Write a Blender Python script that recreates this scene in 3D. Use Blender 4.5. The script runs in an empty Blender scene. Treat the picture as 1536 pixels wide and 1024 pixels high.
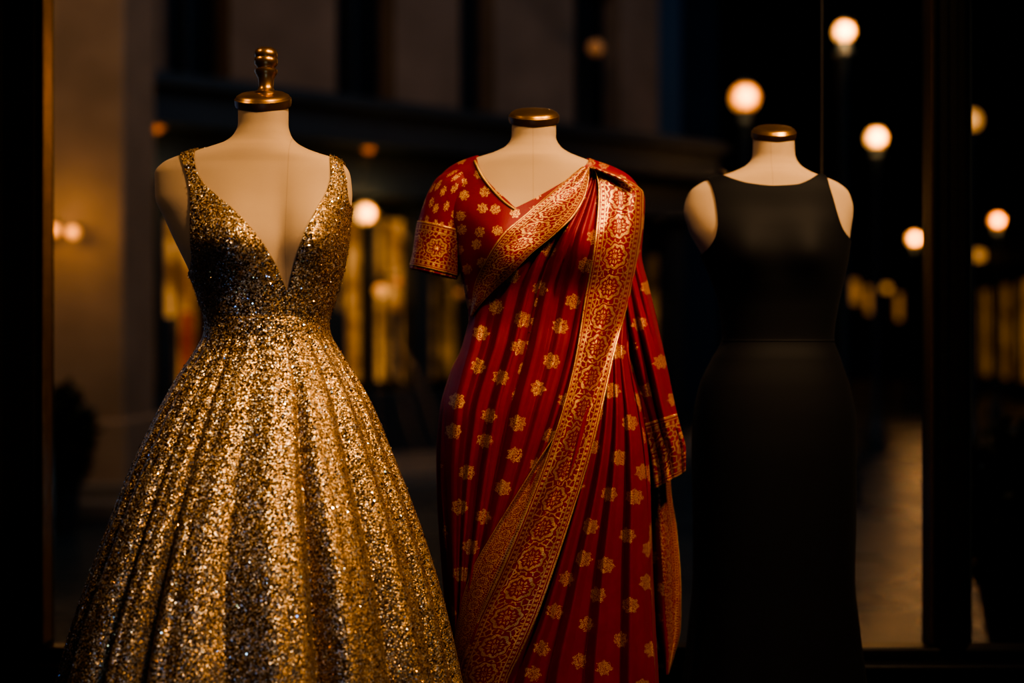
import bpy, math, random
import numpy as np
from mathutils import Vector, Matrix
random.seed(3); rng=np.random.default_rng(5)
F=2133.33; H=1.05
def X(px,d): return (px-768)/F*d
def Z(py,d): return H+(512-py)/F*d
scene=bpy.context.scene
COL=scene.collection

# ------------------------------------------------ node helpers
class M:
    def __init__(s,name):
        s.mat=bpy.data.materials.new(name); s.mat.use_nodes=True
        s.nt=s.mat.node_tree; s.b=s.nt.nodes['Principled BSDF']; s.out=s.nt.nodes['Material Output']
    def n(s,t,**k):
        x=s.nt.nodes.new(t)
        for a,b in k.items(): setattr(x,a,b)
        return x
    def put(s,sock,v):
        if isinstance(v,bpy.types.NodeSocket): s.nt.links.new(v,sock)
        elif v is not None: sock.default_value=v
    def m(s,op,a,b=None,c=None,clamp=False):
        x=s.n('ShaderNodeMath',operation=op,use_clamp=clamp)
        s.put(x.inputs[0],a); s.put(x.inputs[1],b) if b is not None else None
        if c is not None: s.put(x.inputs[2],c)
        return x.outputs[0]
    def vm(s,op,a,b=None,sc=None):
        x=s.n('ShaderNodeVectorMath',operation=op)
        s.put(x.inputs[0],a)
        if b is not None: s.put(x.inputs[1],b)
        if sc is not None: s.put(x.inputs['Scale'],sc)
        return x.outputs[0]
    def mix(s,f,a,b):
        x=s.n('ShaderNodeMix',data_type='RGBA')
        s.put(x.inputs[0],f); s.put(x.inputs[6],a); s.put(x.inputs[7],b)
        return x.outputs[2]
    def ramp(s,f,stops,interp='LINEAR'):
        x=s.n('ShaderNodeValToRGB'); r=x.color_ramp; r.interpolation=interp
        while len(r.elements)<len(stops): r.elements.new(0.5)
        for e,(p,c) in zip(r.elements,stops): e.position=p; e.color=c
        s.put(x.inputs[0],f); return x.outputs[0]
    def tc(s,w): return s.n('ShaderNodeTexCoord').outputs[w]
    def noise(s,vec,scale,detail=3,rough=.5):
        x=s.n('ShaderNodeTexNoise'); s.put(x.inputs['Vector'],vec); x.inputs['Scale'].default_value=scale
        x.inputs['Detail'].default_value=detail; x.inputs['Roughness'].default_value=rough; return x.outputs[0]
    def vor(s,vec,scale,feature='F1',dim='3D',rand=1.):
        x=s.n('ShaderNodeTexVoronoi',voronoi_dimensions=dim,feature=feature); s.put(x.inputs['Vector'],vec)
        x.inputs['Scale'].default_value=scale; x.inputs['Randomness'].default_value=rand; return x
    def bump(s,h,st=.3,dist=.002):
        x=s.n('ShaderNodeBump'); x.inputs['Strength'].default_value=st; x.inputs['Distance'].default_value=dist
        s.put(x.inputs['Height'],h); s.put(s.b.inputs['Normal'],x.outputs[0])
    def set(s,**k):
        names={'col':'Base Color','rough':'Roughness','metal':'Metallic','sheen':'Sheen Weight','spec':'Specular IOR Level',
               'ecol':'Emission Color','estr':'Emission Strength','coat':'Coat Weight','alpha':'Alpha','sheenr':'Sheen Roughness'}
        for a,v in k.items(): s.put(s.b.inputs[names[a]],v)
        return s
def C(r,g,b): return (r,g,b,1)
def simple(name,col,rough=.6,metal=0,nscale=None,var=.25,bump=0,spec=.5):
    m=M(name); m.set(rough=rough,metal=metal,spec=spec)
    if nscale:
        nz=m.noise(m.tc('Object'),nscale,5)
        m.set(col=m.mix(nz,C(*[c*(1-var) for c in col]),C(*[min(1,c*(1+var)) for c in col])))
        if bump: m.bump(nz,bump,.01)
    else: m.set(col=C(*col))
    return m.mat
def emis(name,col,st):
    m=M(name); m.set(col=C(*col),ecol=C(*col),estr=st,rough=.5); return m.mat

# linen
def linen(name,xs):
    m=M(name); o=m.tc('Object')
    sx=m.n('ShaderNodeSeparateXYZ'); m.put(sx.inputs[0],o)
    nz=m.noise(o,6,4); w=m.noise(o,900,2)
    base=m.mix(nz,C(.41,.29,.175),C(.51,.375,.24))
    base=m.mix(m.m('MULTIPLY',w,.35),base,C(.28,.19,.11))
    line=m.m('LESS_THAN',m.m('ABSOLUTE',m.m('SUBTRACT',sx.outputs[0],xs)),.0006)
    base=m.mix(m.m('MULTIPLY',line,.35),base,C(.16,.1,.06))
    m.set(col=base,rough=.85,sheen=.1,spec=.2); m.bump(w,.25,.001); return m.mat
# glitter
def glitter():
    m=M('gold_glitter_fabric'); o=m.tc('Object')
    v=m.vor(o,470); col=v.outputs['Color']
    g=m.n('ShaderNodeNewGeometry').outputs['Normal']
    off=m.vm('SCALE',m.vm('SUBTRACT',col,(.5,.5,.5)),sc=.8)
    m.put(m.b.inputs['Normal'],m.vm('NORMALIZE',m.vm('ADD',g,off)))
    s=m.n('ShaderNodeSeparateXYZ'); m.put(s.inputs[0],col)
    c=m.ramp(s.outputs[0],[(0,C(.05,.028,.011)),(.4,C(.20,.118,.044)),(.72,C(.42,.265,.108)),(.88,C(.68,.50,.28)),(1,C(.55,.62,.70))])  # last bluish stop paints cool reflected light into the glitter
    m.set(col=c,metal=.7,rough=.4); return m.mat
def sequin():
    m=M('gold_sequin'); r=m.n('ShaderNodeNewGeometry').outputs['Random Per Island']
    c=m.ramp(r,[(0,C(.75,.43,.13)),(.28,C(.95,.64,.26)),(.45,C(.70,.37,.09)),(.6,C(1,.84,.58)),(.75,C(.9,.86,.80)),(.84,C(.60,.72,.92)),(1,C(.42,.6,.98))])  # blue stops put cool reflected sparkle into the sequin colour
    m.set(col=c,metal=1.,rough=.2); return m.mat

GOLD_B=C(.34,.17,.05)
def redbase(m,o):
    nz=m.noise(o,14,4); w=m.noise(o,500,2); f=m.noise(o,70,4,.65)
    c=m.mix(nz,C(.17,.0015,.009),C(.30,.004,.020))
    c=m.mix(m.m('MULTIPLY',f,.55),c,C(.10,.001,.005))
    return m.mix(m.m('MULTIPLY',w,.3),c,C(.09,.001,.004)),w
def saree_red(name,scale=1.,rad=.2,rand=.28):
    m=M(name); o=m.tc('Object'); uv=m.tc('UV')
    c,w=redbase(m,o)
    v=m.vor(uv,scale,dim='2D',rand=rand)
    d=v.outputs['Distance']
    df=m.vm('SUBTRACT',uv,v.outputs['Position'])
    s=m.n('ShaderNodeSeparateXYZ'); m.put(s.inputs[0],df)
    ang=m.m('ARCTAN2',s.outputs[1],s.outputs[0])
    n2=m.noise(o,260,2)
    dd=m.m('ADD',d,m.m('MULTIPLY',m.m('SUBTRACT',n2,.5),.14))
    dd=m.m('ADD',dd,m.m('MULTIPLY',m.m('SINE',m.m('MULTIPLY',ang,7)),.12*rad))
    disc=m.m('LESS_THAN',dd,rad)
    cells=m.vor(o,330,'DISTANCE_TO_EDGE').outputs['Distance']
    thr=m.m('MULTIPLY',m.m('GREATER_THAN',m.noise(o,380,1),.42),m.m('GREATER_THAN',cells,.08))
    mask=m.m('MULTIPLY',disc,m.m('MULTIPLY',thr,.9))
    col=m.mix(mask,c,C(.64,.42,.17))
    m.set(col=col,metal=m.m('MULTIPLY',mask,.5),rough=m.m('SUBTRACT',.5,m.m('MULTIPLY',mask,.1)),sheen=.03,spec=.3)
    m.bump(m.m('ADD',w,m.m('MULTIPLY',mask,2)),.35,.0012)
    return m.mat
def border(name,rep=.62,mr=.25,fil=9.):
    m=M(name); o=m.tc('Object'); uv=m.tc('UV')
    s=m.n('ShaderNodeSeparateXYZ'); m.put(s.inputs[0],uv); u,v=s.outputs[0],s.outputs[1]
    c,w=redbase(m,o)
    fv=m.m('MULTIPLY',m.m('SUBTRACT',m.m('FRACT',m.m('DIVIDE',v,rep)),.5),rep)
    fu=m.m('SUBTRACT',u,.5)
    r=m.m('SQRT',m.m('ADD',m.m('MULTIPLY',fu,fu),m.m('MULTIPLY',fv,fv)))
    ang=m.m('ARCTAN2',fv,fu)
    pet=m.m('MULTIPLY',m.m('SINE',m.m('MULTIPLY',ang,8)),.018)
    rp=m.m('ADD',r,pet)
    inside=m.m('LESS_THAN',rp,mr)
    rings=m.m('GREATER_THAN',m.m('SINE',m.m('MULTIPLY',rp,68)),-.2)
    radial=m.m('GREATER_THAN',m.m('SINE',m.m('MULTIPLY',ang,12)),-.35)
    med=m.m('MULTIPLY',inside,m.m('MAXIMUM',m.m('MULTIPLY',rings,radial),m.m('GREATER_THAN',rp,mr-.045)))
    ve=m.vor(uv,fil,'DISTANCE_TO_EDGE','2D').outputs['Distance']
    outer=m.m('GREATER_THAN',rp,mr+.03)
    fl=m.m('MULTIPLY',outer,m.m('LESS_THAN',ve,.12))
    au=m.m('ABSOLUTE',fu)
    def ln(p,wd): return m.m('LESS_THAN',m.m('ABSOLUTE',m.m('SUBTRACT',au,p)),wd)
    lines=m.m('MAXIMUM',m.m('MAXIMUM',ln(.485,.022),ln(.43,.010)),ln(.335,.013))
    dots=m.m('MULTIPLY',m.m('LESS_THAN',m.m('ABSOLUTE',m.m('SUBTRACT',au,.383)),.026),m.m('GREATER_THAN',m.m('SINE',m.m('MULTIPLY',v,62)),-.1))
    mid=m.m('LESS_THAN',au,.32)
    mask=m.m('MAXIMUM',m.m('MAXIMUM',lines,dots),m.m('MULTIPLY',mid,m.m('MAXIMUM',med,fl)))
    brk=m.m('GREATER_THAN',m.noise(o,520,1),.40)
    mask=m.m('MULTIPLY',mask,brk)
    g=m.mix(m.noise(o,60,2),GOLD_B,C(.68,.46,.20))
    m.set(col=m.mix(mask,c,g),metal=m.m('MULTIPLY',mask,.6),rough=.42,spec=.3,sheen=.04)
    m.bump(m.m('ADD',w,m.m('MULTIPLY',mask,2.5)),.4,.0014)
    return m.mat

mat_linen=[linen('linen_a',X(428,2.75)),linen('linen_b',X(800,3.05)),linen('linen_c',X(1163,3.2))]
mat_glit=glitter(); mat_seq=sequin()
mat_red=saree_red('red_silk_buti',1.,.225,.32); mat_blouse=saree_red('red_blouse_silk',1.6,.28,.5)
mat_bord=border('gold_zari_border'); mat_bord2=border('gold_zari_border_dense',.5,.2,12.)
mat_trim=simple('gold_trim',(.45,.27,.09),.45,.6,300,.5)
mat_brass=simple('aged_brass',(.36,.21,.075),.34,.9,25,.4)
mat_wood=simple('dark_bronze_wood',(.09,.05,.024),.4,.5,40,.4)
def blackm():
    m=M('black_crepe'); o=m.tc('Object'); w=m.noise(o,700,2)
    m.set(col=C(.0062,.0066,.0085),rough=.68,sheen=.02,spec=.17); m.bump(w,.12,.0008); return m.mat
mat_black=blackm()

# ------------------------------------------------ geometry helpers
def mk(name,verts,faces,mats,parent=None,uv=None,smooth=True,solid=0,midx=None):
    me=bpy.data.meshes.new(name); me.from_pydata([tuple(map(float,v)) for v in verts],[],[tuple(int(i) for i in f) for f in faces])
    if uv is not None:
        l=me.uv_layers.new(name='UVMap'); idx=np.zeros(len(me.loops),dtype=np.int32); me.loops.foreach_get('vertex_index',idx)
        l.data.foreach_set('uv',np.asarray(uv,dtype=np.float32)[idx].ravel())
    for m in (mats if isinstance(mats,(list,tuple)) else [mats]): me.materials.append(m)
    if midx is not None: me.polygons.foreach_set('material_index',np.asarray(midx,dtype=np.int32))
    if smooth: me.polygons.foreach_set('use_smooth',[True]*len(me.polygons))
    me.update(); ob=bpy.data.objects.new(name,me); COL.objects.link(ob)
    if parent: ob.parent=parent
    if solid:
        md=ob.modifiers.new('solid','SOLIDIFY'); md.thickness=solid; md.offset=-1
    return ob
def empty(name,loc=(0,0,0)):
    e=bpy.data.objects.new(name,None); COL.objects.link(e); e.location=loc; e.empty_display_size=.1; return e
def pchip(x,y,xi):
    x=np.asarray(x,float); y=np.asarray(y,float); h=np.diff(x); dl=np.diff(y)/h; n=len(x); m=np.zeros(n)
    for i in range(1,n-1):
        if dl[i-1]*dl[i]>0:
            w1=2*h[i]+h[i-1]; w2=h[i]+2*h[i-1]; m[i]=(w1+w2)/(w1/dl[i-1]+w2/dl[i])
    m[0]=dl[0]; m[-1]=dl[-1]
    xi=np.asarray(xi,float); k=np.clip(np.searchsorted(x,xi)-1,0,n-2); t=(xi-x[k])/h[k]
    t=np.clip(t,0,1)
    return (2*t**3-3*t**2+1)*y[k]+(t**3-2*t**2+t)*h[k]*m[k]+(-2*t**3+3*t**2)*y[k+1]+(t**3-t**2)*h[k]*m[k+1]
def cv(pts,q):
    p=np.asarray(pts,float); return pchip(p[:,0],p[:,1],q)
def grid_faces(R,Cn,wrap):
    f=[]
    cc=Cn if wrap else Cn-1
    for i in range(R-1):
        for j in range(cc):
            a=i*Cn+j; b=i*Cn+(j+1)%Cn; f.append((a,b,b+Cn,a+Cn))
    return f
def gnorm(G,wrap):
    du=(np.roll(G,-1,1)-np.roll(G,1,1)) if wrap else np.gradient(G,axis=1)
    dv=np.gradient(G,axis=0); n=np.cross(du,dv); n/=np.linalg.norm(n,axis=2,keepdims=True)+1e-12; return n
class Loft:
    def __init__(s,keys,d,n=2.25,bumps=()):
        k=np.asarray(keys,float); s.d=d; s.n=n; s.bumps=bumps
        t=np.arange(len(k)); s.t=np.linspace(0,len(k)-1,1200)
        P=[pchip(t,k[:,i],s.t) for i in range(5)]
        s.py=P[0]; s.z=Z(P[0],d); xl=X(P[1],d); xr=X(P[2],d); s.cx=(xl+xr)/2; s.a=(xr-xl)/2; s.bf=P[3]; s.bb=P[4]
    def par(s,z):
        g=lambda a: np.interp(z,s.z[::-1],a[::-1]); return g(s.cx),g(s.a),g(s.bf),g(s.bb)
    def bump(s,x,z):
        r=np.zeros_like(x)
        for (x0,z0,rx,rz,am) in s.bumps:
            dz=(z-z0); rr=np.where(dz>0,rz*1.35,rz)
            r=r+am*np.exp(-((x-x0)/rx)**2-(dz/rr)**2)
        return r
    def front(s,x,z,off=0):
        cx,a,bf,bb=s.par(z); u=np.clip(np.abs((x-cx)/(a+off)),0,.999)
        sp=(1-u**s.n)**(1/s.n)
        return s.d-(bf+off)*sp-s.bump(x,z)*np.minimum(1,sp*1.3)
    def grid(s,py0,py1,rows,cols,fold=None,tilt=0):
        i0,i1=np.interp([py0,py1],s.py,s.t); tt=np.linspace(i0,i1,rows)
        g=lambda a: np.interp(tt,s.t,a)[:,None]
        z,cx,a,bf,bb,py=map(g,(s.z,s.cx,s.a,s.bf,s.bb,s.py))
        th=np.linspace(0,2*np.pi,cols,endpoint=False)[None,:]
        c,sn=np.cos(th),np.sin(th); e=2/s.n
        ux=np.sign(c)*np.abs(c)**e; uy=np.abs(sn)**e
        k=1+(fold(th,py) if fold else 0*th)
        x=cx+a*ux*k; fr=sn<0
        y=np.where(fr,s.d-bf*uy*k,s.d+bb*uy*k)
        y=y-np.where(fr,s.bump(x,z+0*x)*np.minimum(1,uy*1.3),0)
        zz=z+0*x
        if tilt:
            w=np.clip((py0+26-py)/26,0,1); zz=zz+w*(y-s.d)*math.tan(tilt)
        G=np.stack([x+0*y,y,zz],2); return G
def loft_obj(name,G,mat,parent,off=0,wrap=True,capb=False,capt=False,uv=None,solid=0):
    if off:
        n=gnorm(G,wrap); c=G.mean(axis=1,keepdims=True)
        sg=np.sign(((G-c)*n)[:,:,:2].sum(2).mean()); G=G+off*n*sg
    R,Cn,_=G.shape; f=grid_faces(R,Cn,wrap)
    f=[q[::-1] for q in f]
    if capt: f.append(tuple(range(Cn)))
    if capb: f.append(tuple(reversed(range((R-1)*Cn,R*Cn))))
    return mk(name,G.reshape(-1,3),f,mat,parent,uv=uv,solid=solid),G
def clip(G,field,wrap=True):
    R,Cn,_=G.shape; V=G.reshape(-1,3); S=field.reshape(-1); out=[]; mp={}; pts=[]
    def pv(i):
        k=(i,i)
        if k not in mp: mp[k]=len(pts); pts.append(V[i])
        return mp[k]
    def pe(i,j):
        k=(min(i,j),max(i,j))
        if k not in mp:
            t=S[i]/(S[i]-S[j]); mp[k]=len(pts); pts.append(V[i]+(V[j]-V[i])*t)
        return mp[k]
    for q in grid_faces(R,Cn,wrap):
        q=q[::-1]; ss=[S[i] for i in q]
        if all(v>=0 for v in ss): out.append([pv(i) for i in q]); continue
        if all(v<0 for v in ss): continue
        for tri in ((q[0],q[1],q[2]),(q[0],q[2],q[3])):
            poly=[]
            for a in range(3):
                i,j=tri[a],tri[(a+1)%3]
                if S[i]>=0: poly.append(pv(i))
                if (S[i]>=0)!=(S[j]>=0): poly.append(pe(i,j))
            if len(poly)>=3: out.append(poly)
    return np.array(pts),out
def offs(G,off):
    n=gnorm(G,True); c=G.mean(axis=1,keepdims=True); sg=np.sign(((G-c)*n)[:,:,:2].sum(2).mean()); return G+off*n*sg
def box(name,x0,x1,y0,y1,z0,z1,mat,parent=None,bev=0,mtx=None):
    v=[(x,y,z) for x in (x0,x1) for y in (y0,y1) for z in (z0,z1)]
    f=[(0,1,3,2),(4,6,7,5),(0,4,5,1),(2,3,7,6),(0,2,6,4),(1,5,7,3)]
    if mtx is not None: v=[tuple(mtx@Vector(p)) for p in v]
    o=mk(name,v,f,mat,parent,smooth=False)
    if bev: m=o.modifiers.new('b','BEVEL'); m.width=bev; m.segments=3
    return o
def lathe(name,prof,loc,mat,parent=None,seg=48,tilt=0,midx=None):
    v=[];f=[];mi=[]
    for r,z in prof:
        for j in range(seg):
            a=2*math.pi*j/seg; p=Vector((r*math.cos(a),r*math.sin(a),z)); 
            if tilt: p=Matrix.Rotation(tilt,3,'X')@p
            v.append((loc[0]+p.x,loc[1]+p.y,loc[2]+p.z))
    for i in range(len(prof)-1):
        for j in range(seg):
            a=i*seg+j; b=i*seg+(j+1)%seg; f.append((a,b,b+seg,a+seg)); mi.append(midx[i] if midx else 0)
    f.append(tuple(reversed(range(seg)))); mi.append(midx[0] if midx else 0)
    f.append(tuple(range((len(prof)-1)*seg,len(prof)*seg))); mi.append(midx[-1] if midx else 0)
    o=mk(name,v,f,mat,parent,midx=mi)
    m=o.modifiers.new('e','EDGE_SPLIT'); m.split_angle=math.radians(40)
    return o

def dress_form(body,G_top_py,G_bot_py,mat,cap_px,cap_py,cap_r,tilt):
    e=empty('dress_form',(0,0,0)); d=body.d
    G=body.grid(G_top_py,G_bot_py,260,200,tilt=tilt)
    loft_obj('torso',G,mat,e,capt=True,capb=True)
    cx=X(cap_px,d); cz=Z(cap_py,d)
    r=cap_r
    lathe('neck_cap',[(r*.9,-.004),(r*1.0,-.002),(r*1.03,.004),(r*1.03,.013),(r*.98,.016),(r*.97,.0165),(r*.95,.019),(r*.80,.0235),(r*.5,.026),(r*.02,.027)],
          (cx,d,cz),[mat_wood,mat_brass],e,tilt=tilt,midx=[0,0,0,1,0,1,1,1,1])
    cb=float(np.interp(G_bot_py,body.py,body.cx)); zb=Z(G_bot_py,d)
    lathe('stand',[(.15,.002),(.15,.012),(.14,.02),(.03,.03),(.016,.05),(.014,zb+.02)],(cb,d,0),mat_wood,e)
    return e

# ================================================= GOLD GOWN
d1=2.85; T=math.radians(19)
gb=Loft([(152,358,432,.050,.050),(185,358,432,.049,.050),(202,352,436,.052,.053),(213,339,444,.056,.058),(222,314,458,.062,.064),
 (230,286,478,.066,.07),(237,262,500,.068,.075),(246,244,515,.070,.08),(262,233,525,.076,.085),(295,234,528,.088,.09),(330,249,523,.10,.092),
 (370,268,519,.108,.09),(410,287,512,.102,.085),(450,302,500,.09,.078),(490,311,490,.082,.072),(560,300,500,.08,.09),(660,300,500,.08,.1)],d1,
 bumps=[(X(352,2.75),Z(362,2.75),.062,.058,.034),(X(484,2.75),Z(355,2.75),.055,.058,.034),(X(418,2.75),Z(380,2.75),.02,.09,-.012)])
f1=dress_form(gb,152,655,mat_linen[0],395,158,.055,T)
k=1/F*d1
def fp(r,py): return (r*k,Z(py,d1))
lathe('finial',[(r,z-Z(140,d1)) for r,z in [fp(17,146),fp(17,139),fp(13,136),fp(11,130),fp(12,118),fp(15,112),fp(17,109),fp(17,105),fp(13,103),fp(14,100),fp(17,97),fp(17.5,92),fp(17,88),fp(16,87),fp(17,85),fp(17,80),fp(15,75),fp(10,72),fp(1,70.5)]],
      (X(399,d1),d1,Z(140,d1)),mat_brass,f1)
gown=empty('gold_sequin_gown')
Gb=offs(gb.grid(215,500,420,520),.0045)
px=768+Gb[:,:,0]*F/(d1-.085); py=512-(Gb[:,:,2]-H)*F/(d1-.06); fr=Gb[:,:,1]<d1
iLf=cv([(205,284),(232,286),(255,292),(275,304),(295,326),(315,352),(338,376),(362,396),(395,414),(436,431),(475,465),(520,520)],py)
iRf=cv([(205,486),(240,492),(262,494),(285,490),(310,479),(340,466),(372,453),(405,442),(436,432),(475,400),(520,340)],py)
iLb=cv([(205,290),(260,310),(330,345),(390,400),(500,480)],py); iRb=cv([(205,490),(260,478),(330,440),(390,395),(500,330)],py)
oL=cv([(205,262),(225,262),(240,268),(262,277),(290,284),(330,286),(385,286),(402,280),(415,262),(430,235),(520,200)],py)
oR=cv([(205,508),(240,509),(262,514),(285,517),(300,519),(312,524),(325,535),(345,560),(520,600)],py)
iL=np.where(fr,iLf,iLb); iR=np.where(fr,iRf,iRb)
fld=np.maximum(np.minimum(px-oL,iL-px),np.minimum(px-iR,oR-px))
bv,bfc=clip(Gb,fld)
mk('bodice',bv,bfc,mat_glit,gown,solid=.003)
def piping(name,pts,body,d,mat,parent,r=.0022,off=.004):
    cu=bpy.data.curves.new(name,'CURVE'); cu.dimensions='3D'; cu.bevel_depth=r; sp=cu.splines.new('POLY')
    P=np.asarray(pts,float); t=np.arange(len(P)); tt=np.linspace(0,len(P)-1,90)
    qx=pchip(t,P[:,0],tt); qy=pchip(t,P[:,1],tt)
    y=np.full(90,d-.08)
    for _ in range(6):
        x=X(qx,y); z=Z(qy,y); y=.5*y+.5*(body.front(x,z,0)-off)
    sp.points.add(89)
    for i in range(90): sp.points[i].co=(x[i],y[i],z[i],1)
    cu.materials.append(mat); o=bpy.data.objects.new(name,cu); COL.objects.link(o); o.parent=parent; return o
sk=Loft([(476,309,493,.092,.084),(500,306,496,.093,.09),(520,297,506,.098,.095),(560,271,531,.118,.12),(600,248,553,.145,.15),(700,202,592,.20,.19),
 (800,165,627,.25,.22),(900,131,655,.29,.24),(1024,97,683,.33,.265),(1180,62,712,.36,.28),(1294,42,732,.375,.29)],d1,n=2.05)
def gfold(th,py):
    A=np.clip((py-490)/420,0,1)**.65*.18
    w=th+.09*np.sin(3*th+1)+.05*np.sin(7*th+2)+.03*np.sin(th*2+py/160.)
    s=np.abs(np.sin(w*8.5+.6)); f=s**.75
    s2=np.abs(np.sin(w*17+1.1))**.8
    amp=.75+.3*np.sin(5*th+.7)
    return A*((f-.72)*amp+.07*(s2-.6))+np.clip((py-488)/40,0,1)*.008*np.sin(w*34)
Gs=sk.grid(476,1290,240,720,fold=gfold)
loft_obj('skirt',Gs,mat_glit,gown,solid=.003)
def sequins(name,V,Fc,N,parent,r0,r1):
    V=np.asarray(V); tri=[]
    for q in Fc:
        for a in range(1,len(q)-1): tri.append((q[0],q[a],q[a+1]))
    tri=np.array(tri); A,B,Cc=V[tri[:,0]],V[tri[:,1]],V[tri[:,2]]
    n=np.cross(B-A,Cc-A); ar=np.linalg.norm(n,axis=1); n/=ar[:,None]+1e-15
    ar=np.where(A[:,1]<d1+.1,ar,ar*.1)
    i=rng.choice(len(tri),N,p=ar/ar.sum()); u=rng.random(N); v=rng.random(N); m=u+v>1; u[m]=1-u[m]; v[m]=1-v[m]
    P=A[i]+(B[i]-A[i])*u[:,None]+(Cc[i]-A[i])*v[:,None]; nn=n[i]
    ctr=np.array([X(400,d1),d1]); sg=np.sign(((P[:,:2]-ctr)*nn[:,:2]).sum(1)); sg[sg==0]=1; nn=nn*sg[:,None]
    P=P+nn*.0015
    nn=nn+rng.normal(0,.32,(N,3)); nn/=np.linalg.norm(nn,axis=1)[:,None]
    up=np.array([.1,.2,1.]); t1=np.cross(nn,up); t1/=np.linalg.norm(t1,axis=1)[:,None]; t2=np.cross(nn,t1)
    r=r0+(r1-r0)*rng.random(N)**2; vs=np.zeros((N,6,3))
    for a in range(6):
        an=a*math.pi/3; vs[:,a]=P+(t1*math.cos(an)+t2*math.sin(an))*r[:,None]
    fs=np.arange(N*6).reshape(N,6)
    mk(name,vs.reshape(-1,3),fs,mat_seq,parent,smooth=False)
sf=[q for q in grid_faces(240,720,True)]
sequins('skirt_sequins',Gs.reshape(-1,3),sf,12500,gown,.0008,.0022)
sequins('bodice_sequins',bv,bfc,5500,gown,.0006,.0016)

# ================================================= SAREE
d2=3.15
SK=[(180,768,834,.049,.05),(205,767,834,.048,.05),(219,759,840,.052,.055),(229,740,853,.058,.062),
 (237,715,872,.064,.07),(244,694,892,.066,.075),(254,675,920,.068,.078),(268,662,944,.072,.08),(290,657,957,.08,.085),(320,663,958,.095,.09),
 (360,682,953,.108,.09),(400,691,947,.106,.088),(440,700,940,.098,.085),(480,706,936,.10,.088),(520,696,940,.11,.10),(560,677,950,.12,.12),(620,661,962,.135,.14),
 (680,658,970,.14,.15),(750,660,974,.142,.152),(850,667,976,.145,.155),(950,676,980,.15,.16),(1024,684,984,.155,.165),(1216,694,990,.165,.175)]
sb=Loft(SK,d2,bumps=[(X(748,3.04),Z(372,3.04),.058,.06,.034),(X(868,3.04),Z(368,3.04),.058,.06,.034)])
f2=dress_form(sb,180,520,mat_linen[1],801,182,.0545,T)
sar=empty('red_silk_saree')
Gt=offs(sb.grid(222,500,360,420),.0045)
def pxs(G,d,a=.08): return 768+G[:,:,0]*F/(d-a), 512-(G[:,:,2]-H)*F/(d-a*.8)
px,py=pxs(Gt,d2); fr=Gt[:,:,1]<d2
nL=np.where(fr,cv([(215,712),(240,715),(262,724),(285,743),(303,762),(313,772),(330,800),(500,900)],py),cv([(215,712),(240,722),(270,745),(300,800),(500,900)],py))
nR=np.where(fr,cv([(215,890),(240,884),(262,862),(285,826),(303,795),(313,775),(330,740),(500,600)],py),cv([(215,890),(240,880),(270,850),(300,790),(500,600)],py))
fld=np.maximum(nL-px,px-nR)
v_,f_=clip(Gt,fld)
mk('blouse',v_,f_,mat_blouse,sar,solid=.003,uv=np.stack([v_[:,0]*677/42,v_[:,2]*677/42],1))
piping('neck_trim',[(712,241),(722,262),(741,287),(758,304),(772,314)],sb,d2,mat_trim,sar,.0028,.007)
def sfold(th,py): return .012*np.sin(th*14+py/130)*np.clip((py-520)/200,0,1)
G=sb.grid(470,1216,160,300,fold=sfold)
uvb=np.stack([np.tile(np.linspace(0,18,300),160),np.repeat(np.linspace(0,10,160),300)],1)
loft_obj('under_skirt',G,mat_red,sar,off=.004,uv=uvb)
def sheet(name,Lc,Rc,y0,y1,rows,cols,mat,base,foldf=None,uvmode='buti',solid=.0025,yfun=None,cell=50.,uvscale=1.,rowshift=None,s0=0,s1=1):
    q=np.linspace(y0,y1,rows)[:,None]; s=np.linspace(s0,s1,cols)[None,:]
    L=cv(Lc,q.ravel())[:,None]; R=cv(Rc,q.ravel())[:,None]
    ppx=L+(R-L)*s; ppy=q+0*s
    if rowshift is not None: ppy=ppy+rowshift(s,q)
    off=base+(foldf(s,q) if foldf else 0)+0*ppx
    if yfun is None:
        y=np.full(ppx.shape,d2-.09)
        for _ in range(8):
            x=X(ppx,y); z=Z(ppy,y); y=.5*y+.5*(sb.front(x,z,.006)-off)
    else:
        y=yfun(s,q)-off+0*ppx
    x=X(ppx,y); z=Z(ppy,y)
    G=np.stack([x,y,z],2)
    if uvmode=='buti':
        uv=np.stack([(ppx*.93+ppy*.36)/cell,(ppy*.93-ppx*.36)/cell],2)
    elif uvmode=='band':
        mid=G[:,cols//2]; al=np.concatenate([[0],np.cumsum(np.linalg.norm(np.diff(mid,axis=0),axis=1))])
        w=np.linalg.norm(G[:,-1]-G[:,0],axis=1).mean()*uvscale
        uv=np.stack([s+0*ppx,(al/w)[:,None]+0*ppx],2)
    else:
        w=(y1-y0)*uvscale
        uv=np.stack([(q-y0)/(y1-y0)+0*ppx,ppx/w],2)
    f=grid_faces(rows,cols,False)
    return mk(name,G.reshape(-1,3),f,mat,sar,uv=uv.reshape(-1,2),solid=solid)
A_L=[(251,880),(262,870),(290,838),(320,802),(350,768),(390,740),(430,720),(470,708),(520,694),(560,680),(620,665),(700,662),(800,668),(900,677),(1024,688),(1214,700)]
B2L=[(251,884),(258,893),(290,897),(350,893),(450,877),(540,862),(620,842),(700,815),(780,783),(860,748),(940,712),(1024,686),(1214,664+40)]
B2R=[(251,889),(258,908),(266,930),(276,950),(290,964),(330,963),(380,956),(450,942),(520,924),(600,906),(680,886),(760,862),(840,836),(920,807),(980,780),(1024,760),(1214,730)]
def saw(p,a=.34):
    x=p-np.floor(p); r=np.where(x<a,x/a,(1-x)/(1-a)); return r*r*(3-2*r)*.5+r*.5
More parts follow.
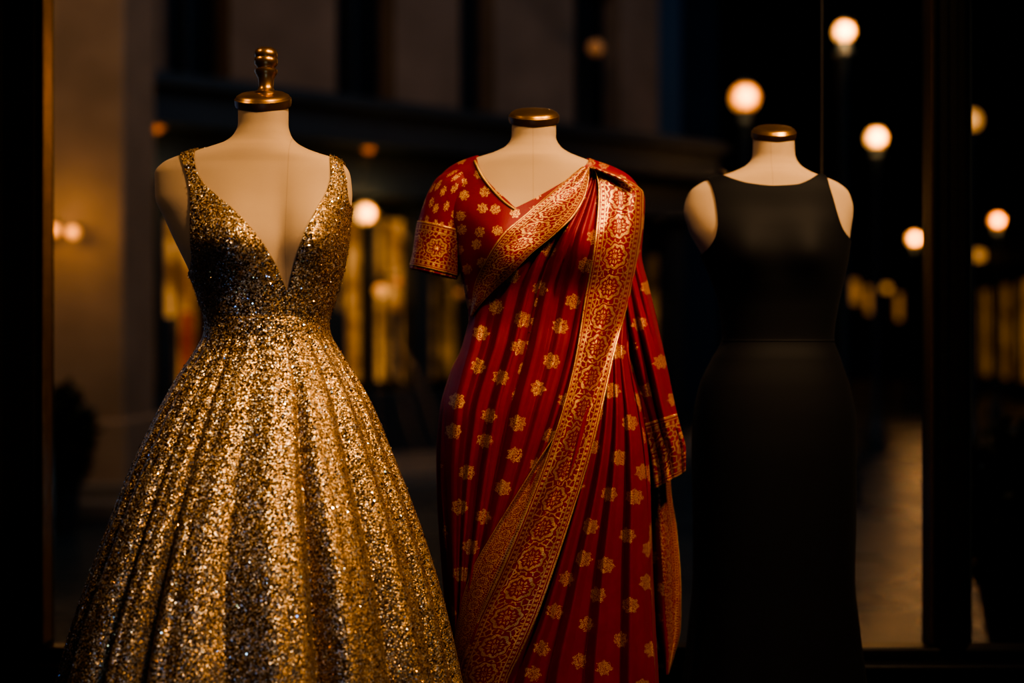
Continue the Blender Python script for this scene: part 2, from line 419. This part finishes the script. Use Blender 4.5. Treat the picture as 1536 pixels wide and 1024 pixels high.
def afold(s,q):
    tt=np.clip((q-250)/500,0,1)
    p=s*5.6+.22*np.sin(s*5+q/210.)+.14*np.sin(q/150.+s*9)
    amp=.014+.017*np.sin(np.pi*np.clip(tt,0,1))+.006*np.clip((q-600)/200,0,1)
    amp=amp*(.7+.4*np.sin(s*11+q/260.))
    env=np.clip((q-250)/60,.3,1)*np.clip(s/.25+np.clip((q-450)/100,0,1),0,1)
    return amp*env*(saw(p)-.85+.25*saw(p*2.3+.4,.5))
sheet('front_drape',A_L,[(a,b+6) for a,b in B2L],251,1214,420,340,mat_red,.016,afold)
B1L=[(251,874),(262,860),(290,826),(320,790),(350,755),(390,729),(430,712),(474,707)]
B1R=[(251,884),(262,884),(290,879),(320,864),(350,835),(380,797),(410,767),(440,736),(462,717),(474,709)]
sheet('upper_border',B1L,B1R,251,474,200,60,mat_bord,.027,lambda s,q:.003*np.sin(s*6+q/40)+.003*s,'band',uvscale=1.15)
sheet('long_border',B2L,B2R,251,1214,420,70,mat_bord,.030,lambda s,q:.009*np.sin(s*5.5+q/90.)+.005*np.sin(s*11+q/60.),'band')
B3L=[(650,833),(700,800),(740,775),(800,738),(860,706),(940,686),(1024,678),(1214,690)]
sheet('inner_border',B3L,[(a,b+4) for a,b in B2L],650,1214,200,50,mat_bord2,.025,lambda s,q:.006*np.sin(s*5+q/80.),'band')
PL=[(380,940),(450,915),(520,895),(600,878),(680,858),(760,833),(840,806),(920,778),(1024,738),(1214,705)]
PR=[(380,952),(450,944),(520,942),(560,948),(620,960),(680,968),(750,973),(850,975),(950,979),(1024,983),(1214,988)]
def pfold(s,q):
    tt=np.clip((q-460)/260,0,1)
    p=s*5.+.14*np.sin(s*6+q/170.)
    return .027*tt*(saw(p+.2,.3)-.6+.2*saw(p*2.1,.5))
sheet('front_pleats',PL,PR,380,1214,360,260,mat_red,.012,pfold)
BL=[(285,925),(340,922),(400,920),(460,925),(520,935),(600,952),(680,968),(732,976)]
BR=[(285,962),(300,966),(340,964),(380,961),(430,972),(480,984),(560,1000),(620,1011),(660,1020),(695,1028),(732,1029)]
def byf(s,q): return d2+.035-.085*np.sin(np.pi*np.clip(s*.85+.05,0,1))
def bf_(s,q):
    t=np.clip((q-300)/200,0,1); return t*(.014*np.sin(s*13+q/120.)+.010*np.sin(s*23-q/80.))
rs=lambda s,q:-np.clip((q-500)/230,0,1)*30*np.clip(s-.15,0,1)
sheet('shoulder_fall',BL,BR,285,655,240,120,mat_red,0.,bf_,'buti',yfun=byf,rowshift=rs,cell=46)
sheet('shoulder_fall_hem',BL,BR,635,732,80,120,mat_bord2,.0025,bf_,'hband',yfun=byf,rowshift=rs,uvscale=.8)
CL=[(690,965),(750,966),(850,972),(930,980),(990,996),(1012,1000)]
CR=[(690,1003),(735,1006),(800,1016),(880,1021),(940,1020),(985,1010),(1012,1001)]
def cyf(s,q): return d2+.06-.04*np.sin(np.pi*s)
cf=lambda s,q:.012*np.sin(s*10+q/90.)
sheet('tail_fall',CL,CR,690,1012,200,80,mat_red,0,cf,'buti',yfun=cyf,cell=46)
sheet('tail_border',CL,CR,690,1012,200,60,mat_bord2,.002,cf,'band',yfun=cyf,s0=.45,s1=1.)
def tube(name,t0,t1,off,mat,rows,uvs):
    kt=[0,.15,.4,.7,1]; cxp=[706,684,668,658,650]; cyp=[262,285,325,370,411]; hw=[24,33,35,34.5,34.5]; hd=[.045,.055,.054,.052,.052]
    t=np.linspace(t0,t1,rows); cx,cy,w,h=[pchip(kt,a,t) for a in (cxp,cyp,hw,hd)]
    ax=np.stack([np.gradient(cx,t),np.gradient(cy,t)],1); ax/=np.linalg.norm(ax,axis=1)[:,None]
    ax=ax*.35+np.array([-.25,.97])*.65; ax/=np.linalg.norm(ax,axis=1)[:,None]
    th=np.linspace(0,2*np.pi,96,endpoint=False)[None,:]
    pxp,pyp=ax[:,1][:,None],-ax[:,0][:,None]
    wr=.6*np.sin(th*3+t[:,None]*9)+.5*np.sin(th*5-t[:,None]*14)
    W=w[:,None]+off*677+wr; xx=cx[:,None]+pxp*W*np.cos(th); yy=cy[:,None]+pyp*W*np.cos(th)
    G=np.stack([X(xx,d2),d2-.005+(h[:,None]+off)*np.sin(th),Z(yy,d2)],2)
    uv=np.stack([(t-t0)[:,None]/(t1-t0)+0*th,th/(2*np.pi)*uvs+0*t[:,None]],2)
    if uvs<0: uv=np.stack([th*1.6+0*t[:,None],t[:,None]*4+0*th],2)
    f=grid_faces(rows,96,True)
    return mk(name,G.reshape(-1,3),f,mat,sar,uv=uv.reshape(-1,2),solid=.003)
tube('sleeve',0,1,0,mat_blouse,70,-1)
tube('sleeve_band',.50,.965,.0018,mat_bord2,50,3)

# ================================================= BLACK GOWN
d3=3.3
kb=Loft([(203,1130,1191,.047,.048),(232,1129,1192,.047,.048),(246,1121,1198,.051,.053),(256,1103,1211,.058,.06),(263,1083,1227,.063,.068),(269,1064,1244,.066,.073),
 (277,1047,1260,.069,.078),(290,1033,1273,.074,.082),(315,1026,1279,.082,.086),(345,1033,1275,.096,.09),(385,1055,1269,.106,.09),(420,1070,1262,.10,.085),
 (460,1082,1253,.09,.08),(505,1086,1247,.085,.078),(540,1070,1257,.10,.10),(580,1052,1270,.115,.12),(630,1043,1279,.125,.14),(690,1041,1280,.13,.145),
 (780,1043,1279,.13,.14),(860,1044,1277,.13,.14),(940,1038,1285,.135,.145),(1024,1028,1297,.145,.155),(1186,1006,1322,.18,.2)],d3,
 bumps=[(X(1112,3.2),Z(382,3.2),.055,.055,.022),(X(1216,3.2),Z(380,3.2),.055,.055,.022)])
f3=dress_form(kb,203,560,mat_linen[2],1160.5,206,.0505,T)
bg=empty('black_evening_gown')
def kfold(th,py):
    return .016*np.sin(th*11+.5)*np.clip((py-820)/200,0,1.4)+.004*np.sin(th*6+py/60)*np.clip((py-520)/100,0,1)
Gk=offs(kb.grid(240,1186,620,460,fold=kfold),.0045)
px,py=pxs(Gk,d3); fr=Gk[:,:,1]<d3
oL=cv([(230,1062),(262,1066),(280,1071),(300,1075),(330,1077),(352,1074),(370,1066),(385,1052),(400,1030),(1300,900)],py)
oR=cv([(230,1244),(275,1247),(300,1253),(320,1258),(338,1264),(350,1272),(362,1290),(380,1330),(1300,1500)],py)
nz=cv([(1000,238),(1060,248),(1085,259),(1100,267),(1125,275),(1160,279),(1195,277),(1215,270),(1228,262),(1260,248),(1330,238)],px)
nzb=nz+12*np.exp(-((px-1160)/40)**2)
fld=np.minimum(np.minimum(px-oL,oR-px),py-np.where(fr,nz,nzb))
v_,f_=clip(Gk,fld); mk('gown_body',v_,f_,mat_black,bg,solid=.004)
th=np.linspace(0,2*np.pi,200,endpoint=False)
cx,a,b1,b2=[float(q) for q in kb.par(Z(511,d3))]
G=[]
for dz,o in ((.003,.0035),(.001,.0055),(-.001,.0055),(-.003,.0035)):
    c,s=np.cos(th),np.sin(th); e=2/2.25
    G.append(np.stack([cx+(a+o)*np.sign(c)*np.abs(c)**e,d3+np.where(s<0,-(b1+o),b2+o)*np.abs(s)**e,np.full(200,Z(511,d3)+dz)],1))
loft_obj('waist_seam',np.array(G),mat_black,bg)

# ================================================= SHOP INTERIOR + WINDOW
WY=3.72
m_floor=simple('dark_oak_floor',(.035,.02,.012),.35,0,8,.5)
m_wall=simple('dark_plaster',(.05,.038,.03),.8,0,4,.2)
m_frame=simple('black_painted_frame',(.009,.008,.008),.35,0,30,.4,spec=.3)
box('floor',-2.8,2.8,-1.6,WY+.12,-.12,0,m_floor)
box('ceiling',-2.8,2.8,-1.6,WY+.12,3.0,3.1,m_wall)
box('wall_left',-2.9,-2.8,-1.6,WY+.12,-.12,3.1,m_wall)
box('wall_right',2.8,2.9,-1.6,WY+.12,-.12,3.1,m_wall)
box('wall_back',-2.9,2.9,-1.7,-1.6,-.12,3.1,m_wall)
win=empty('window_1')
def post(n,p0,p1):
    x0,x1=X(p0,WY),X(p1,WY)
    box(n,x0,x1,WY,WY+.1,.0,3,m_frame,win,.004)
    box(n+'_bead',x0+.012,x1-.012,WY-.02,WY+.001,.0,3,m_frame,win,.004)
    box(n+'_rib',(x0+x1)/2-.012,(x0+x1)/2+.012,WY-.03,WY-.019,.0,3,m_frame,win,.004)
post('post_left',-60,63); box('brass_edge_left',X(64.5,WY),X(67.5,WY),WY-.012,WY+.06,.26,2.9,mat_brass,win,.002)
post('post_right',1399,1453); box('brass_edge_right',X(1395.5,WY),X(1398.5,WY),WY-.006,WY+.05,.26,2.9,mat_wood,win,.001)
box('bead_right',X(1453.5,WY),X(1457,WY),WY-.006,WY+.05,.26,2.9,simple('blued_steel',(.06,.08,.1),.35,.6),win,.001)
sx0,sx1=-2.8,2.8
box('sill',sx0,sx1,WY-.05,WY+.14,.0,.20,m_frame,win,.006)
box('sill_lip',sx0,sx1,WY-.085,WY+.02,.202,.222,m_frame,win,.008)
box('sill_bead',sx0,sx1,WY-.02,WY+.06,.222,.252,m_frame,win,.01)
box('header',sx0,sx1,WY,WY+.12,2.82,3.0,m_frame,win,.006)
mg=M('window_glass'); nt=mg.nt
tr=nt.nodes.new('ShaderNodeBsdfTransparent'); tr.inputs[0].default_value=(.93,.95,.95,1); gl=nt.nodes.new('ShaderNodeBsdfGlossy'); gl.inputs['Roughness'].default_value=.02
mx=nt.nodes.new('ShaderNodeMixShader'); mx.inputs[0].default_value=.04
nt.links.new(tr.outputs[0],mx.inputs[1]); nt.links.new(gl.outputs[0],mx.inputs[2]); nt.links.new(mx.outputs[0],mg.out.inputs[0])
for i,(a_,b_) in enumerate(((69,1236.5),(1239.5,1395),(1457,1840))):
    box('pane_%d'%i,X(a_,WY),X(b_,WY),WY+.04,WY+.046,.25,2.82,mg.mat,win)
box('glass_joint',X(1237,WY),X(1239,WY),WY+.038,WY+.048,.25,2.82,simple('glass_joint',(.08,.065,.05),.3),win)

# ================================================= STREET
G0=-.32
def road():
    m=M('wet_cobbles'); o=m.tc('Object')
    v=m.vor(o,5.5,'DISTANCE_TO_EDGE'); e=m.m('MINIMUM',v.outputs['Distance'],.12)
    nz=m.noise(o,1.2,4)
    m.set(col=m.mix(nz,C(.012,.026,.036),C(.028,.052,.068)),rough=m.m('ADD',.16,m.m('MULTIPLY',nz,.25)),spec=.5)
    m.bump(m.m('ADD',e,m.m('MULTIPLY',m.noise(o,20,3),.05)),.35,.04); return m.mat
box('street_ground',-30,40,WY+.16,90,G0-.1,G0,road())
m_stone=simple('brown_stone',(.20,.14,.095),.85,0,1.5,.5,.3)
m_stone2=simple('pillar_stone',(.32,.225,.145),.85,0,2.5,.4,.3)
m_dark=simple('dark_shopfront_paint',(.020,.034,.044),.5,0,6,.3)
m_dglass=simple('dark_window_glass',(.008,.014,.02),.15)
m_navy=simple('navy_render',(.03,.075,.13),.9,0,.6,.3)
m_pave=simple('pavement',(.18,.15,.12),.7,0,2,.3,.3)
def lit(name,c1,c2,st,sc):
    m=M(name); o=m.tc('Object'); n=m.noise(o,sc,3,.6)
    f=m.ramp(n,[(.38,C(0,0,0)),(.60,C(1,1,1))])
    m.set(col=C(.02,.015,.01),ecol=m.mix(f,C(*c1),C(*c2)),estr=st,rough=.3); return m.mat
lit1=lit('lit_shop_window',(.30,.11,.028),(1.,.44,.12),.70,2.6)
lit2=lit('dim_shop_window',(.08,.035,.01),(.5,.22,.06),.5,2.6)
m_red=emis('red_drape_glow',(.5,.06,.02),.2)  # weak emission stands in for shop light on the red drape
O=Vector((-3.8,14,0)); ev=Vector((6.1,5,0)).normalized(); nv=Vector((ev.y,-ev.x,0))
MT=Matrix(((ev.x,nv.x,0,O.x),(ev.y,nv.y,0,O.y),(0,0,1,0),(0,0,0,1)))
def S(px_):
    k_=(px_-768)/F
    return (k_*O.y-O.x)/(ev.x-k_*ev.y)
shop=empty('shop_building')
def fb(n,p0,p1,z0,z1,n0,n1,mat): return box(n,S(p0),S(p1),n0,n1,z0,z1,mat,shop,0,MT)
fb('back_core',-400,1030,G0,14,-4,-.45,m_dark)
for i,(a_,b_) in enumerate(((-400,-60),(80,250),(345,505),(592,690),(742,862),(930,988))): fb('pier_%d'%i,a_,b_,3.4,14,-.5,0,m_stone)
for i,z in enumerate((5.6,8.8)):
    fb('string_course_%d'%i,-400,988,z,z+.5,-.5,.03,m_stone)
for i,(a_,b_) in enumerate(((250,345),(505,592),(690,742),(862,930))):
    fb('upper_glass_%d'%i,a_,b_,3.4,14,-.5,-.32,m_dglass)
    c_=(a_+b_)/2; fb('upper_mullion_%d'%i,c_-3,c_+3,3.4,14,-.4,-.22,m_dark)
fb('upper_wall_end',988,1030,3.4,14,-.5,-.1,m_navy)
fb('cornice',-400,1034,3.15,3.55,-.5,.55,m_dark); fb('fascia',-400,1034,2.65,3.15,-.5,.22,m_dark); fb('cornice_lip',-400,1036,3.5,3.62,-.5,.7,m_dark)
for i,(a_,b_,mm,zt) in enumerate(((196,240,lit2,2.5),(250,312,lit1,2.3),(510,560,lit1,2.45),(566,625,lit1,2.45),(648,704,lit2,2.4),(840,880,lit2,2.3),(968,1008,lit2,2.2))):
    fb('lit_window_%d'%i,a_,b_,.15+.45,zt,-.44,-.28,mm)
    c_=(a_+b_)/2; fb('lit_mullion_%d'%i,c_-1.5,c_+1.5,.6,zt,-.3,-.22,m_dark)
fb('display_drape',291,306,.6,1.35,-.3,-.25,m_red)
for i,(a_,b_,z0_,z1_) in enumerate(((522,534,.6,1.4),(604,616,.6,1.4),(262,274,.6,1.3))):
    fb('display_figure_%d'%i,a_,b_,z0_,z1_,-.27,-.2,m_dark)
for i,(a_,b_) in enumerate(((170,196),(240,250),(312,350),(480,510),(560,566),(625,648),(704,840),(880,968),(1008,1030))):
    fb('shopfront_pier_%d'%i,a_,b_,G0,2.65,-.45,-.02,m_dark)
fb('bulkhead',-400,1030,G0,.5,-.45,.0,m_dark)
fb('pavement',-900,1060,G0,G0+.12,-.4,2.3,m_pave)
pil=empty('stone_pillar'); pd=11.3
box('shaft',X(50,pd),X(186,pd),pd,pd+1.,G0,9,m_stone2,pil,.03)
box('plinth',X(20,pd),X(194,pd),pd-.1,pd+1.1,G0,G0+.75,m_stone2,pil,.03)
box('side_wall',-9,X(55,pd),pd+.3,pd+1.,G0,9,m_stone,pil,.02)
box('step_1',-9,X(215,pd),pd-.5,pd+1.,G0,G0+.14,m_pave,pil,.02); box('step_2',-9,X(196,pd),pd-.25,pd+1.,G0,G0+.26,m_pave,pil,.02)
nb=empty('navy_building'); box('tower',X(1010,30),X(1080,30),30,36,G0,20,m_navy,nb); box('tower_ledge',X(1008,30),X(1083,30),29.8,36,3.6,3.9,m_dark,nb)
fb_=empty('distant_terrace'); m_far=simple('far_wall',(.03,.04,.05),.9,0,.3,.3)
box('block',-5,30,62,70,G0,17.5,m_far,fb_)
litf=emis('far_lit_window',(1,.42,.12),.4)
for i,(a_,b_,y0_,y1_) in enumerate(((1270,1288,420,455),(1300,1312,430,470),(1150,1165,450,480),(1345,1352,440,480))):
    box('far_window_%d'%i,X(a_,61.9),X(b_,61.9),61.85,62.1,Z(y1_,61.9),Z(y0_,61.9),litf,fb_)
rb=empty('terrace_building')
m_rt=simple('terrace_brick',(.10,.07,.05),.85,0,2,.3)
a0=Vector((8.2,12,0)); a1=Vector((15.5,52,0)); re=(a1-a0).normalized(); rn=Vector((-re.y,re.x,0))
MR=Matrix(((re.x,rn.x,0,a0.x),(re.y,rn.y,0,a0.y),(0,0,1,0),(0,0,0,1)))
LR=(a1-a0).length
box('terrace_wall',0,LR,-4,0,G0,10,m_rt,rb,0,MR)
litr=lit('terrace_lit_window',(.25,.09,.02),(.9,.40,.1),.45,1.5)
for i in range(12):
    s=2+i*3.2
    box('terrace_window_%d'%i,s,s+1.5,-.02,.03,.1,2.5,litr,rb,0,MR); box('terrace_frame_%d'%i,s+.68,s+.82,.03,.08,.1,2.5,m_dark,rb,0,MR)
    box('terrace_sill_%d'%i,s-.1,s+1.6,-.02,.12,-.02,.1,m_dark,rb,0,MR)
box('terrace_cornice',0,LR,0,.5,2.9,3.3,m_dark,rb,0,MR)

g_hot=emis('lamp_globe_glow',(1,.50,.16),2.1); g_mid=emis('lamp_globe_glow_dim',(1,.44,.12),.95); g_low=emis('lamp_globe_glow_faint',(1,.45,.16),.09)
def lamp(px_,py_,d,r,mat,post=True,pw=0):
    x=X(px_,d); z=Z(py_,d); e=empty('street_lamp',(x,d,G0)); zz=z-G0
    sph=[(max(.001,r*math.sin(a)),-r*math.cos(a)) for a in np.linspace(0,math.pi,20)]
    lathe('globe',sph,(0,0,zz),mat,e,24)
    lathe('cap',[(r*.5,r*.85),(r*.6,r*.95),(r*.3,r*1.15),(r*.1,r*1.5)],(0,0,zz),m_dark,e,16)
    lathe('post',[(.13,0),(.13,.25),(.08,.35),(.055,.5),(.05,zz-r-.15),(.09,zz-r-.1),(.05,zz-r-.05),(r*.6,zz-r*.85)],(0,0,0),m_dark,e,16)
    if pw:
        l=bpy.data.lights.new('lamp_light','POINT'); l.energy=pw; l.color=(1,.50,.18); l.shadow_soft_size=r; lo=bpy.data.objects.new('lamp_light',l); COL.objects.link(lo); lo.parent=e; lo.location=(0,-r-.12,zz)
lamp(1266,48,12,.085,g_hot,pw=25)
lamp(1117,147,14.5,.145,g_mid,pw=22)
lamp(1314,207,18,.12,g_hot,pw=40)
lamp(1371,358,30,.12,g_hot,pw=50)
lamp(998,396,26,.10,g_mid,pw=50)
lamp(1330,432,52,.15,g_mid)
lamp(1495,331,25,.11,g_mid,pw=40)
lamp(1455,181,16.5,.13,g_mid)
lamp(1468,383,36,.15,g_mid)
def sconce(px_,py_,r,mat,pw=0,proj=.35):
    s=S(px_)-.0; p=MT@Vector((s,proj,0)); d=p.y; x=X(px_,d); z=Z(py_,d)
    e=empty('wall_lantern',(x,d,z))
    sph=[(max(.001,r*math.sin(a)),-r*math.cos(a)) for a in np.linspace(0,math.pi,18)]
    lathe('globe',sph,(0,0,0),mat,e,24); lathe('collar',[(r*.4,r*.9),(r*.45,r*1.05),(r*.2,r*1.25)],(0,0,0),m_dark,e,16)
    box('arm',-.015,.015,-proj-.02,0,r*1.15,r*1.15+.03,m_dark,e,0,Matrix(((ev.x,nv.x,0,0),(ev.y,nv.y,0,0),(0,0,1,0),(0,0,0,1))))
    if pw:
        l=bpy.data.lights.new('lantern_light','POINT'); l.energy=pw; l.color=(1,.50,.18); l.shadow_soft_size=r; lo=bpy.data.objects.new('lantern_light',l); COL.objects.link(lo); lo.parent=e; lo.location=(nv.x*(r+.15),nv.y*(r+.15),0)
sconce(216,283,.09,g_mid,14); sconce(547,320,.105,g_hot,22); sconce(571,436,.07,g_mid); sconce(893,72,.10,g_low)
sconce(690,440,.05,g_low); sconce(235,185,.09,g_low); sconce(552,215,.10,g_low); sconce(596,425,.05,g_low)
for (p,q_) in ((80,345),(110,349)):
    e=empty('wall_lantern',(X(p,pd-.2),pd-.2,Z(q_,pd-.2)))
    r=.05; sph=[(max(.001,r*math.sin(a)),-r*math.cos(a)) for a in np.linspace(0,math.pi,18)]
    lathe('globe',sph,(0,0,0),g_mid,e,24); box('arm',-.012,.012,0,.2,r,r+.02,m_dark,e)
    l=bpy.data.lights.new('lantern_light','POINT'); l.energy=5; l.color=(1,.52,.2); l.shadow_soft_size=.05; lo=bpy.data.objects.new('lantern_light',l); COL.objects.link(lo); lo.parent=e; lo.location=(0,-.3,.05)
m_leaf=simple('dark_leaves',(.016,.026,.010),.6,0,20,.5)
def shrub(name,c,rad,N,ls):
    e=empty(name,c); P=rng.normal(size=(N,3)); P/=np.linalg.norm(P,axis=1)[:,None]; P*=(rng.random(N)**.4)[:,None]; P=P*np.array(rad)+np.array([0,0,rad[2]+.3])
    vs=[];fs=[]
    for i in range(N):
        t=rng.normal(size=3); t/=np.linalg.norm(t); b=np.cross(t,rng.normal(size=3)); b/=np.linalg.norm(b); p=P[i]; k0=len(vs)
        vs+= [p,p+t*ls*.5+b*ls*.25,p+t*ls,p+t*ls*.5-b*ls*.25]; fs.append((k0,k0+1,k0+2,k0+3))
    mk('leaves',vs,fs,m_leaf,e,smooth=False)
    lathe('pot',[(rad[0]*.45,0),(rad[0]*.6,.35),(rad[0]*.66,.36),(rad[0]*.66,.42),(rad[0]*.5,.42)],(0,0,0),m_dark,e,24)
shrub('potted_shrub',(X(1550,6),6,G0),(.38,.34,.36),3000,.09)
shrub('potted_shrub',(X(92,10.2),10.2,G0),(.22,.22,.38),1500,.09)

# ================================================= LIGHTS
def area(name,loc,tgt,size,pw,col,spot=None):
    l=bpy.data.lights.new(name,'AREA'); l.energy=pw; l.color=col; l.shape='DISK'; l.size=size
    if spot: l.spread=math.radians(spot)
    o=bpy.data.objects.new(name,l); COL.objects.link(o); o.location=loc
    o.rotation_euler=(Vector(tgt)-Vector(loc)).to_track_quat('-Z','Y').to_euler(); return o
warm=(1,.64,.34)
area('track_light_gown',(.45,1.7,2.75),(-.48,2.8,.9),.16,12,warm,90)
area('track_light_saree',(1.25,2.15,2.7),(.12,3.1,.9),.14,7.8,warm,80)
area('track_light_black',(1.35,2.3,2.75),(.62,3.25,1.2),.16,4.8,warm,70)
area('side_fill',(-1.7,2.35,2.85),(-.2,3.0,1.3),.2,1.8,warm,80)  # added soft fill from the left for shoulder and sleeve
area('shop_ceiling_glow',(.3,1.1,2.9),(0,2.9,.8),.5,3.5,(1,.70,.44))
area('facade_fill',(-1,6,8.5),(-1,16,3),6,340,(1,.62,.36))  # added warm area light above the street, brightens the facade
area('street_cool_glow',(4,9,9),(3,22,0),8,240,(.22,.52,1.))
area('cool_street_fill',(-2.2,4.6,1.6),(-.5,2.9,.6),1.2,4,(.35,.55,1.))
area('cool_low_fill',(-.2,.9,.3),(-.45,2.7,.6),.4,3.0,(.3,.55,1.))  # blue light added low in front of the gown, not bounced
w=bpy.data.worlds.new('night'); scene.world=w; w.use_nodes=True
w.node_tree.nodes['Background'].inputs[0].default_value=(.08,.21,.34,1); w.node_tree.nodes['Background'].inputs[1].default_value=.10

cam=bpy.data.cameras.new('camera'); co=bpy.data.objects.new('camera',cam); COL.objects.link(co)
co.location=(0,0,H); co.rotation_euler=(math.pi/2,0,0); cam.lens=50; cam.sensor_width=36; cam.clip_end=300
cam.dof.use_dof=True; cam.dof.focus_distance=2.92; cam.dof.aperture_fstop=1.3
scene.camera=co
scene.view_settings.view_transform='AgX'; scene.view_settings.look='AgX - High Contrast'
